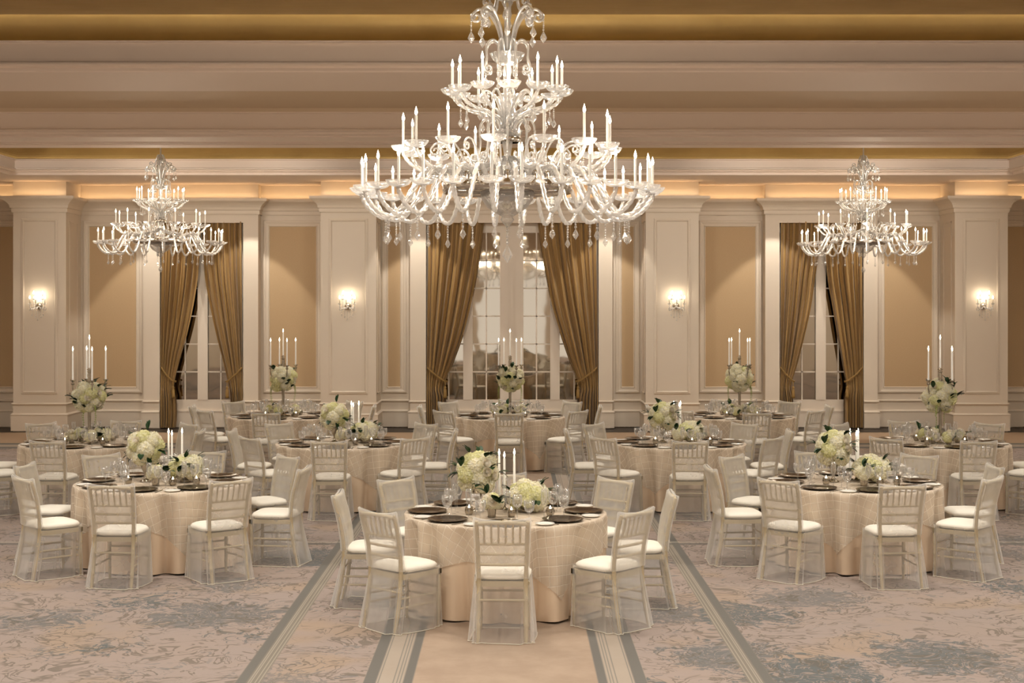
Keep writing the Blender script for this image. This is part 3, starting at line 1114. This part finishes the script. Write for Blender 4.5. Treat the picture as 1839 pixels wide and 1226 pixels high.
# ------------------------------------------------------------------ flowers
def head_mesh(r, n, seed, size):
    rnd = random.Random(seed)
    m = MB()
    m.ball((0, 0, 0), r * .86, 10, 7)
    for i in range(n):
        z = 1 - 2 * (i + .5) / n
        a = i * 2.399963 + rnd.uniform(-.15, .15)
        q = math.sqrt(max(0, 1 - z * z))
        nrm = Vector((q * math.cos(a), q * math.sin(a), z))
        t1 = nrm.orthogonal().normalized(); t2 = nrm.cross(t1)
        rot = rnd.uniform(0, TAU)
        c = nrm * r * rnd.uniform(.93, 1.04)
        for k in range(4):
            b = rot + k * PI / 2
            d = t1 * math.cos(b) + t2 * math.sin(b)
            e = t1 * math.cos(b + PI / 2) + t2 * math.sin(b + PI / 2)
            s = size * rnd.uniform(.85, 1.15)
            lift = nrm * s * rnd.uniform(.15, .5)
            m.add([tuple(c), tuple(c + d * s * .6 + e * s * .45 + lift * .6), tuple(c + d * s + lift), tuple(c + d * s * .6 - e * s * .45 + lift * .6)], [(0, 1, 2, 3)], False)
    return m


def rose_mesh(r):
    m = MB()
    rnd = random.Random(5)
    m.ball((0, 0, .1 * r), r * .45, 10, 6)
    for ring, (cnt, rad, hgt, open_) in enumerate(((3, .35, .55, .1), (4, .55, .5, .25), (5, .75, .4, .45), (6, .92, .25, .7))):
        for k in range(cnt):
            a0 = TAU * k / cnt + ring * .7
            rows = []
            for i in range(4):
                t = i / 3
                row = []
                for j in range(5):
                    u = (j / 4 - .5) * (TAU / cnt * 1.5)
                    rr = r * (rad * (.45 + .55 * t) + open_ * .25 * t * t)
                    row.append((rr * math.cos(a0 + u), rr * math.sin(a0 + u), r * (-.5 + t * (hgt + .55) - .25 * t * (2 * (j / 4 - .5)) ** 2)))
                rows.append(row)
            m.grid(rows)
    return m


def leaf_mesh(L):
    m = MB()
    rows = []
    for i in range(6):
        t = i / 5
        w = L * .30 * math.sin(PI * (t * .92 + .04)) ** .8
        z = .12 * L * math.sin(PI * t) - .1 * L * t
        rows.append([(-w, L * t, z + .05 * L), (0, L * t, z), (w, L * t, z + .05 * L)])
    m.grid(rows)
    return m


def sprig_mesh(L):
    m = MB()
    rnd = random.Random(9)
    p = smooth_path([(-.03, 0, .03), (.015, 0, -.02), (.03, 0, -L * .45), (.015, 0, -L)], 6)
    m.tube(p, .002, 5)
    for i, q in enumerate(p[4:]):
        for s in (-1, 1):
            m.ball((q[0] + s * .009, q[1] + rnd.uniform(-.008, .008), q[2]), .007 * (1 - .5 * i / len(p)), 6, 4, 1.4)
    return m


HEADS = [head_mesh(.075, 130, 1, .021).obj('hydrangea', M['petal']), head_mesh(.072, 130, 2, .021).obj('hydrangea', M['petal_green'])]
ROSE = rose_mesh(.042).obj('rose', M['rose'])
LEAF = leaf_mesh(.105).obj('leaf', M['leaf'])
SPRIG = sprig_mesh(.26).obj('trailing_sprig', M['sprig'])
TEMPL = HEADS + [ROSE, LEAF, SPRIG]


def child(src, parent, loc, rot=(0, 0, 0), s=1.0):
    o = src.copy(); COL.objects.link(o)
    o.parent = parent; o.location = loc; o.rotation_euler = rot; o.scale = (s, s, s)
    return o


def sph(n, off=0.0):
    for i in range(n):
        z = 1 - 2 * (i + .5) / n
        a = i * 2.399963 + off
        q = math.sqrt(1 - z * z)
        yield Vector((q * math.cos(a), q * math.sin(a), z))


def out_leaf(parent, c, d, L, rnd):
    q = d.to_track_quat('Y', 'Z').to_euler()
    child(LEAF, parent, c, q, L)


def flower_ball(root, c, R, nh, nr, nl, seed, squash=1.0, sprigs=0, zmin=-1.0):
    """hydrangea heads on a dome of radius R, roses tucked between, leaves poking out"""
    rnd = random.Random(seed)
    c = Vector(c)
    for i, d in enumerate(sph(nh, seed)):
        if d.z < zmin:
            continue
        p = c + Vector((d.x, d.y, d.z * squash)) * (R - .055 + rnd.uniform(-.012, .018))
        child(HEADS[0 if rnd.random() < .62 else 1], root, p, (rnd.uniform(0, 6), rnd.uniform(0, 6), 0), rnd.uniform(.85, 1.1) * min(1.0, R / .13))
    for i in range(nr):
        d = Vector((rnd.gauss(0, 1), rnd.gauss(-.6, 1), rnd.gauss(.3, .7))).normalized()
        p = c + Vector((d.x, d.y, d.z * squash)) * (R - .005)
        child(ROSE, root, p, d.to_track_quat('Z', 'Y').to_euler(), rnd.uniform(.8, 1.05))
    for i in range(nl):
        d = Vector((rnd.gauss(0, 1), rnd.gauss(-.5, 1), rnd.gauss(.15, .8))).normalized()
        p = c + Vector((d.x, d.y, d.z * squash)) * (R + .012)
        dd = (d + Vector((rnd.uniform(-.8, .8), rnd.uniform(-.5, .5), rnd.uniform(-.3, .8)))).normalized()
        for q in range(3):
            ee = (dd + Vector((rnd.uniform(-.5, .5), rnd.uniform(-.4, .4), rnd.uniform(-.4, .4)))).normalized()
            if p.z + ee.z * .11 < .03:
                ee.z = abs(ee.z) + .3
                ee.normalize()
            out_leaf(root, p, ee, rnd.uniform(.7, 1.0), rnd)
    for i in range(sprigs):
        a = TAU * (i + .3) / sprigs
        child(SPRIG, root, c + Vector((math.cos(a) * R * .8, math.sin(a) * R * .8, -R * .5 * squash)), (0, 0, a), rnd.uniform(.8, 1.2))


def tall_arrangement(seed):
    root = thing('flower_arrangement', 'x', 'flower arrangement', group='tall hydrangea arrangements in silver goblets')
    m = MB(); m.lathe([(.001, 0), (.055, 0), (.055, .008), (.03, .02), (.014, .04), (.012, .08), (.018, .09), (.03, .11), (.042, .15), (.056, .2), (.058, .215), (.05, .215), (.03, .16)], 24); m.obj('vase', M['silver'], root)
    flower_ball(root, (0, 0, .335), .165, 17, 4, 11, seed)
    return root


def low_arrangement(seed):
    root = thing('flower_arrangement', 'x', 'flower arrangement', group='low hydrangea arrangements in silver bowls')
    m = MB(); m.lathe([(.001, 0), (.05, 0), (.05, .01), (.045, .016), (.09, .04), (.125, .075), (.13, .09), (.12, .088), (.08, .05)], 28); m.obj('vase', M['silver'], root)
    flower_ball(root, (0, 0, .13), .162, 19, 5, 7, seed, .62, 0, -.6)
    return root


def cup_arrangement(seed):
    root = thing('flower_arrangement', 'x', 'flower arrangement', group='small flower cups')
    m = MB(); m.lathe([(.001, 0), (.032, 0), (.034, .03), (.04, .085), (.042, .09), (.036, .088), (.03, .04)], 20); m.obj('vase', M['silver'], root)
    flower_ball(root, (0, 0, .125), .085, 6, 4, 4, seed, .8)
    return root


def base_arrangement(seed):
    root = thing('flower_arrangement', 'x', 'flower arrangement', group='low flowers around the candelabra')
    rnd = random.Random(seed)
    for k in range(5):
        a = TAU * k / 5 + rnd.uniform(-.2, .2)
        c = (.215 * math.cos(a), .215 * math.sin(a))
        m = MB(); m.lathe([(.001, 0), (.03, 0), (.036, .05), (.038, .06), (.03, .055)], 16, (c[0], c[1], 0)); m.obj('cup', M['silver'], root)
        flower_ball(root, (c[0], c[1], .10), .085, 5, 3, 2, seed + k, .75)
    return root


def candelabrum():
    root = thing('candelabrum', 'x', 'candelabra', group='tall silver candelabra')
    m = MB(); m.lathe([(.001, 0), (.11, 0), (.11, .012), (.09, .02), (.03, .035), (.02, .06)], 28); m.obj('base', M['silver'], root)
    m = MB(); m.lathe([(.02, .05), (.017, .1), (.024, .43), (.03, .48), (.02, .5), (.018, .75), (.03, .78), (.02, .8), (.026, .84), (.018, .88)], 16); m.obj('column', M['silver'], root)
    m = MB(); m.lathe([(.018, .87), (.03, .89), (.016, .9), (.034, .915), (.016, .925), (.016, .935)], 16); m.obj('candle_cup', M['silver'], root)
    for k in range(4):
        a = TAU * k / 4
        p = smooth_path([(.015, .66), (.10, .58), (.17, .60), (.20, .68), (.20, .73)], 5)
        m = MB(); m.tube([(r * math.cos(a), r * math.sin(a), z) for r, z in p], .009, 7)
        ar = m.obj('arm', M['silver'], root)
        m = MB(); m.lathe([(.008, .72), (.024, .735), (.013, .755), (.014, .765), (.034, .785), (.036, .79), (.012, .785)], 14, (.20 * math.cos(a), .20 * math.sin(a), 0)); m.obj('candle_cup', M['silver'], ar)
    return root


def candlestick():
    root = thing('candlestick', 'x', 'candlestick', group='short silver candlesticks')
    m = MB(); m.lathe([(.001, 0), (.036, 0), (.036, .006), (.015, .015), (.01, .03)], 20); m.obj('base', M['silver'], root)
    m = MB(); m.lathe([(.01, .028), (.02, .045), (.012, .06), (.026, .08), (.022, .1), (.026, .112), (.012, .112)], 18); m.obj('candle_cup', M['silver'], root)
    return root


def taper(h):
    root = thing('taper_candle', 'x', 'candle', group='lit ivory taper candles')
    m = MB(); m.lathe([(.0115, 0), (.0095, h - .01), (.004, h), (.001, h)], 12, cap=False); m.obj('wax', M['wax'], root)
    m = MB(); m.lathe([(.002, .0), (.008, .012), (.009, .02), (.005, .036), (.0005, .055)], 8, (0, 0, h)); m.obj('flame', M['flame'], root)
    return root


def votive():
    root = thing('votive_candle', 'x', 'candle', group='votive candles in mercury glass cups')
    m = MB(); m.lathe([(.001, 0), (.026, 0), (.034, .02), (.036, .04), (.031, .06), (.033, .064), (.028, .06), (.03, .03)], 18); m.obj('cup', M['silver'], root)
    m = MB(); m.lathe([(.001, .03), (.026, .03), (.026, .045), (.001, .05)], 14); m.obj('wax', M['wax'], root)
    m = MB(); m.lathe([(.002, .05), (.007, .057), (.008, .063), (.004, .075), (.0005, .085)], 8); m.obj('flame', M['flame'], root)
    return root


TALL = [tall_arrangement(1), tall_arrangement(8)]
LOW = [low_arrangement(3), low_arrangement(12)]
CUP = cup_arrangement(5)
BASEF = [base_arrangement(21), base_arrangement(40)]
CAND = candelabrum()
STICK = candlestick()
TAPER = taper(.34)
TALLTAPER = taper(.37)
VOT = votive()


def crown(seed):
    root = thing('flower_ball', 'x', 'flower arrangement', group='flower balls on the candelabra')
    flower_ball(root, (0, 0, 0), .195, 22, 6, 15, seed, .95, 2)
    return root


CROWN = [crown(31), crown(52)]

# ------------------------------------------------------------------ lay out the tables
# name, px centre, distance, seat phase in degrees (angle of the front chair), candelabra?
TABLES = [
    ('nearest table', -.055, 11.9, 270, False, 0),
    ('front left table', -3.41, 13.9, 265, False, 1),
    ('front right table', 3.33, 13.87, 273, False, 0),
    ('middle left table', -2.11, 17.8, 270, False, 1),
    ('middle right table', 2.08, 17.8, 270, False, 0),
    ('far left table', -5.29, 17.8, 268, True, 0),
    ('far right table', 5.36, 17.8, 272, True, 1),
    ('back centre table', -.03, 21.95, 270, True, 1),
    ('back left table', -3.54, 22.0, 270, True, 0),
    ('back right table', 3.52, 22.0, 270, True, 1),
]


def seat_name(th):
    a = (math.degrees(th) - 270) % 360       # 0 = front, counter-clockwise -> right
    names8 = ['front', 'front right', 'right', 'back right', 'back', 'back left', 'left', 'front left']
    k = a / 45
    if abs(k - round(k)) < .34:
        return names8[int(round(k)) % 8]
    names16 = ['front just right', 'right near front', 'right near back', 'back just right', 'back just left', 'left near back', 'left near front', 'front just left']
    return names16[int(k) % 8]


rnd = random.Random(99)
for ti, (tn, tx, ty, ph, cand, var) in enumerate(TABLES):
    big_t = ti < 5
    orot = math.radians((31, 27, 65, 40, 62, 25, 70, 31, 60, 20)[ti])
    o = place(CLOTH, (tx, ty, 0), orot - .13, 'peach satin cloth hanging to the floor over the ' + tn)
    o = place(OVER, (tx, ty, 0), orot, 'ivory pintucked square overlay draped over the ' + tn)
    for k in range(8):
        th = math.radians(ph + 45 * k)
        ct, st = math.cos(th), math.sin(th)
        sn = seat_name(th)
        r = 1.112 + rnd.uniform(-.006, .01)
        ja = rnd.uniform(-.05, .05)
        place(CH, (tx + r * math.cos(th + ja * .3), ty + r * math.sin(th + ja * .3), 0), th + PI / 2 + ja, 'sheer covered ivory chair at the %s of the %s' % (sn, tn))

        def at(rad, side):
            """point at radius rad, side metres to the sitter's right"""
            return (tx + rad * ct - side * st * -1 * -1, ty + rad * st + side * ct * 1, TOP)
        # sitter faces the centre; the sitter's right is (-st, ct) rotated: facing (-ct,-st) -> right = (-st, ct)
        def seat(rad, side):
            return (tx + rad * ct - side * st, ty + rad * st + side * ct, TOP)
        rz = th + PI / 2
        pl = 'seat of the ' + tn
        place(CHARGER, seat(.655, 0), 0, 'smoked bronze charger plate at the %s %s' % (sn, pl))
        place(BREAD, seat(.70, -.255), 0, 'small white bread plate at the %s %s' % (sn, pl))
        j = lambda: rnd.uniform(-.015, .015)
        p = seat(.45 + j(), .105 + j()); place(WINE, p, 0, 'tall clear wine glass at the %s %s' % (sn, pl))
        p = seat(.485 + j(), .20 + j()); place(WATER, p, 0, 'wide clear water goblet at the %s %s' % (sn, pl))
        p = seat(.425 + j(), .015 + j()); place(FLUTE, p, 0, 'slim champagne flute at the %s %s' % (sn, pl))
        if big_t:
            place(KNIFE, seat(.68, .19), rz, 'silver table knife at the %s %s' % (sn, pl))
            place(FORK, seat(.68, -.175), rz, 'silver dinner fork at the %s %s' % (sn, pl))
    if not cand:
        dx = {0: (-.235, .19, -.11, (-.055, -.01, .075)), 1: (-.185, .21, .0, (.0, .045, .125)), 2: (-.185, .19, .03, (.02, .07, .11)), 3: (-.12, .26, .02, (.075, .105, .165)), 4: (-.19, .16, -.02, (-.03, .035, .06))}[ti]
        place(TALL[var], (tx + dx[0], ty + .05, TOP), rnd.uniform(-.5, .5), 'tall cream hydrangea ball in a silver goblet on the ' + tn)
        place(LOW[var], (tx + dx[1], ty + .03, TOP), rnd.uniform(-.5, .5), 'low mound of cream hydrangeas in a silver bowl on the ' + tn)
        place(CUP, (tx + dx[2], ty - .29, TOP), rnd.uniform(0, 3), 'small silver cup of cream roses and hydrangea on the ' + tn)
        for q, (cx, cy, hgt) in enumerate(zip(dx[3], (.20, -.02 if ti == 0 else .16, .24), (1.0, .96, 1.0))):
            w = ('leftmost', 'middle', 'rightmost')[q]
            cy = (.22, .17, .26)[q]
            place(STICK, (tx + cx, ty + cy, TOP), 0, '%s of three short silver candlesticks on the %s' % (w, tn))
            place(TAPER, (tx + cx, ty + cy, TOP + .112), 0, '%s of three lit ivory tapers on the %s' % (w, tn), s=hgt)
        for q, (vx, vy, w) in enumerate(((-.30, -.15, 'by the tall goblet'), (dx[2] + .16, -.27, 'before the low bowl'), (.37, -.20, 'beside the low bowl'))):
            place(VOT, (tx + vx, ty + vy, TOP), 0, 'small silver votive candle %s on the %s' % (w, tn))
    else:
        ra = {5: .45, 6: .5, 7: .5, 8: .45, 9: .5}[ti]
        place(CAND, (tx, ty, TOP), ra, 'tall silver five-light candelabra on the ' + tn)
        place(CROWN[var], (tx, ty, TOP + .575), rnd.uniform(0, 6), 'ball of cream hydrangeas and leaves on the candelabra of the ' + tn)
        place(BASEF[var], (tx, ty, TOP), rnd.uniform(0, 6), 'low ring of cream flowers at the candelabra foot on the ' + tn)
        place(TALLTAPER, (tx, ty, TOP + .925), 0, 'tall central lit taper on the candelabra of the ' + tn)
        for q in range(4):
            a = ra + TAU * q / 4
            w = ('right', 'back', 'left', 'front')[q]
            place(TALLTAPER, (tx + .2 * math.cos(a), ty + .2 * math.sin(a), TOP + .783), 0, 'lit taper on the %s arm of the candelabra of the %s' % (w, tn))
        for q in range(4):
            a = PI / 4 + TAU * q / 4
            w = ('back right', 'back left', 'front left', 'front right')[q]
            place(VOT, (tx + .33 * math.cos(a), ty + .33 * math.sin(a), TOP), 0, 'small silver votive candle %s of the flowers on the %s' % (w, tn))

for o in TEMPL:
    bpy.data.objects.remove(o)


# ------------------------------------------------------------------ lights
WARM = (1.0, .83, .64)
SOFT = (1.0, .93, .84)


def light(kind, name, loc, power, col=WARM, rot=(0, 0, 0), **kw):
    d = bpy.data.lights.new(name, kind)
    d.energy = power
    d.color = col
    for k, v in kw.items():
        setattr(d, k, v)
    o = bpy.data.objects.new(name, d)
    COL.objects.link(o)
    o.location = loc
    o.rotation_euler = rot
    return o


# added fill spots at ceiling height for the general light, no fixtures behind them
for x in (-7.5, -4.5, -1.5, 1.5, 4.5, 7.5):
    for y in (-2, 4.5, 8.5, 12.5):
        light('SPOT', 'ceiling_fill_spot', (x, y, 5.5 if y < 3 else 5.76), 480, SOFT, spot_size=2.5, spot_blend=1.0, shadow_soft_size=.35)
for x in (-8, -2.7, 2.7, 8):
    light('SPOT', 'ceiling_fill_spot', (x, 17.6, 5.2), 330, SOFT, spot_size=2.5, spot_blend=1.0, shadow_soft_size=.3)
for x in (-8.2, -3.2, 0, 3.2, 8.2):
    light('SPOT', 'ceiling_fill_spot', (x, 22.4, 5.36), 330, SOFT, spot_size=2.5, spot_blend=1.0, shadow_soft_size=.3)
# added spots in the far coffer that brighten the back wall
for x in (-9, -6.6, -4.2, -1.4, 1.4, 4.2, 6.6, 9):
    light('SPOT', 'wall_fill_spot', (x, 23.2, 5.3), 220, SOFT, (math.radians(58), 0, 0), spot_size=1.5, spot_blend=1.0, shadow_soft_size=.25)
for sx in (-1, 1):  # added fill on the unseen side walls, to lift the pane reflections
    for yy in (1, 6, 12, 18, 24):
        light('SPOT', 'wall_fill_spot', (sx * 8.8, yy, 5.1), 330, SOFT, (math.radians(40), 0, -sx * PI / 2), spot_size=1.9, spot_blend=1.0, shadow_soft_size=.25)
# chandeliers
for (x, y, z, s, p) in ((-.04, 12.2, 3.49, 1.0, 112), (-5.88, 23.8, 3.535, .82, 72), (5.88, 23.8, 3.52, .82, 72)):
    for k in range(6):
        a = TAU * (k + .25) / 6
        light('POINT', 'chandelier_glow', (x + 1.02 * s * math.cos(a), y + 1.02 * s * math.sin(a), z + .22 * s), p / 9, WARM, shadow_soft_size=.12)
    light('POINT', 'chandelier_glow', (x, y - .62 * s, z + 1.0 * s), p / 7, WARM, shadow_soft_size=.12)
    light('POINT', 'chandelier_glow', (x, y + .62 * s, z + 1.0 * s), p / 7, WARM, shadow_soft_size=.12)
# sconces
for x, lab in SCON:
    light('POINT', 'sconce_glow', (x, PY - .13, 2.60), 1.8, WARM, shadow_soft_size=.06)
# accent spots on the window bays
for (a, b), o in zip(BAY, OPN):
    for x in ((a + o[0]) / 2, (b + o[1]) / 2):
        light('SPOT', 'accent_spot', (x, 27.3, 4.84), 130, SOFT, (math.radians(14), 0, 0), spot_size=math.radians(62), spot_blend=.25, shadow_soft_size=.02)
# cove strips behind the cornice
for i in range(len(full) - 1):
    (xa, ya), (xb, yb2) = full[i], full[i + 1]
    if abs(ya - yb2) < 1e-6 and abs(xb - xa) > .3:
        light('AREA', 'cove_strip', ((xa + xb) / 2, ya - .09, 4.59), 1.1 * abs(xb - xa), (1, .66, .34), (PI, 0, 0), shape='RECTANGLE', size=abs(xb - xa) * .98, size_y=.05)
# gold cove strips
light('AREA', 'cove_strip', (0, 16.575, 5.585), 9, (1, .84, .6), (math.radians(165), 0, 0), shape='RECTANGLE', size=20, size_y=.03)
light('AREA', 'cove_strip', (0, 26.03, 5.16), 2.5, (1, .84, .6), (math.radians(165), 0, 0), shape='RECTANGLE', size=17, size_y=.03)

w = bpy.data.worlds.new('world')
w.use_nodes = True
w.node_tree.nodes['Background'].inputs[0].default_value = (.95, .87, .78, 1)
w.node_tree.nodes['Background'].inputs[1].default_value = 1.15
sc.world = w

# ------------------------------------------------------------------ camera and render look
cd = bpy.data.cameras.new('camera')
cd.sensor_width = 36
cd.lens = F_PX / 1839 * 36
cd.shift_x = (919.5 - VP_X) / 1839
cd.shift_y = -(613 - VP_Y) / 1839
cd.clip_end = 100
cam = bpy.data.objects.new('camera', cd)
COL.objects.link(cam)
cam.location = (0, 0, CAM_H)
cam.rotation_euler = (PI / 2, 0, 0)
sc.camera = cam

cy = sc.cycles
cy.use_denoising = True
cy.max_bounces = 6
cy.diffuse_bounces = 3
cy.glossy_bounces = 3
cy.transmission_bounces = 4
cy.transparent_max_bounces = 16
cy.sample_clamp_indirect = 4
cy.sample_clamp_direct = 0
cy.caustics_reflective = False
cy.caustics_refractive = False
cy.use_light_tree = True
cy.use_adaptive_sampling = True
cy.adaptive_threshold = .1
sc.view_settings.view_transform = 'Standard'
sc.view_settings.look = 'None'
sc.view_settings.exposure = 0.14
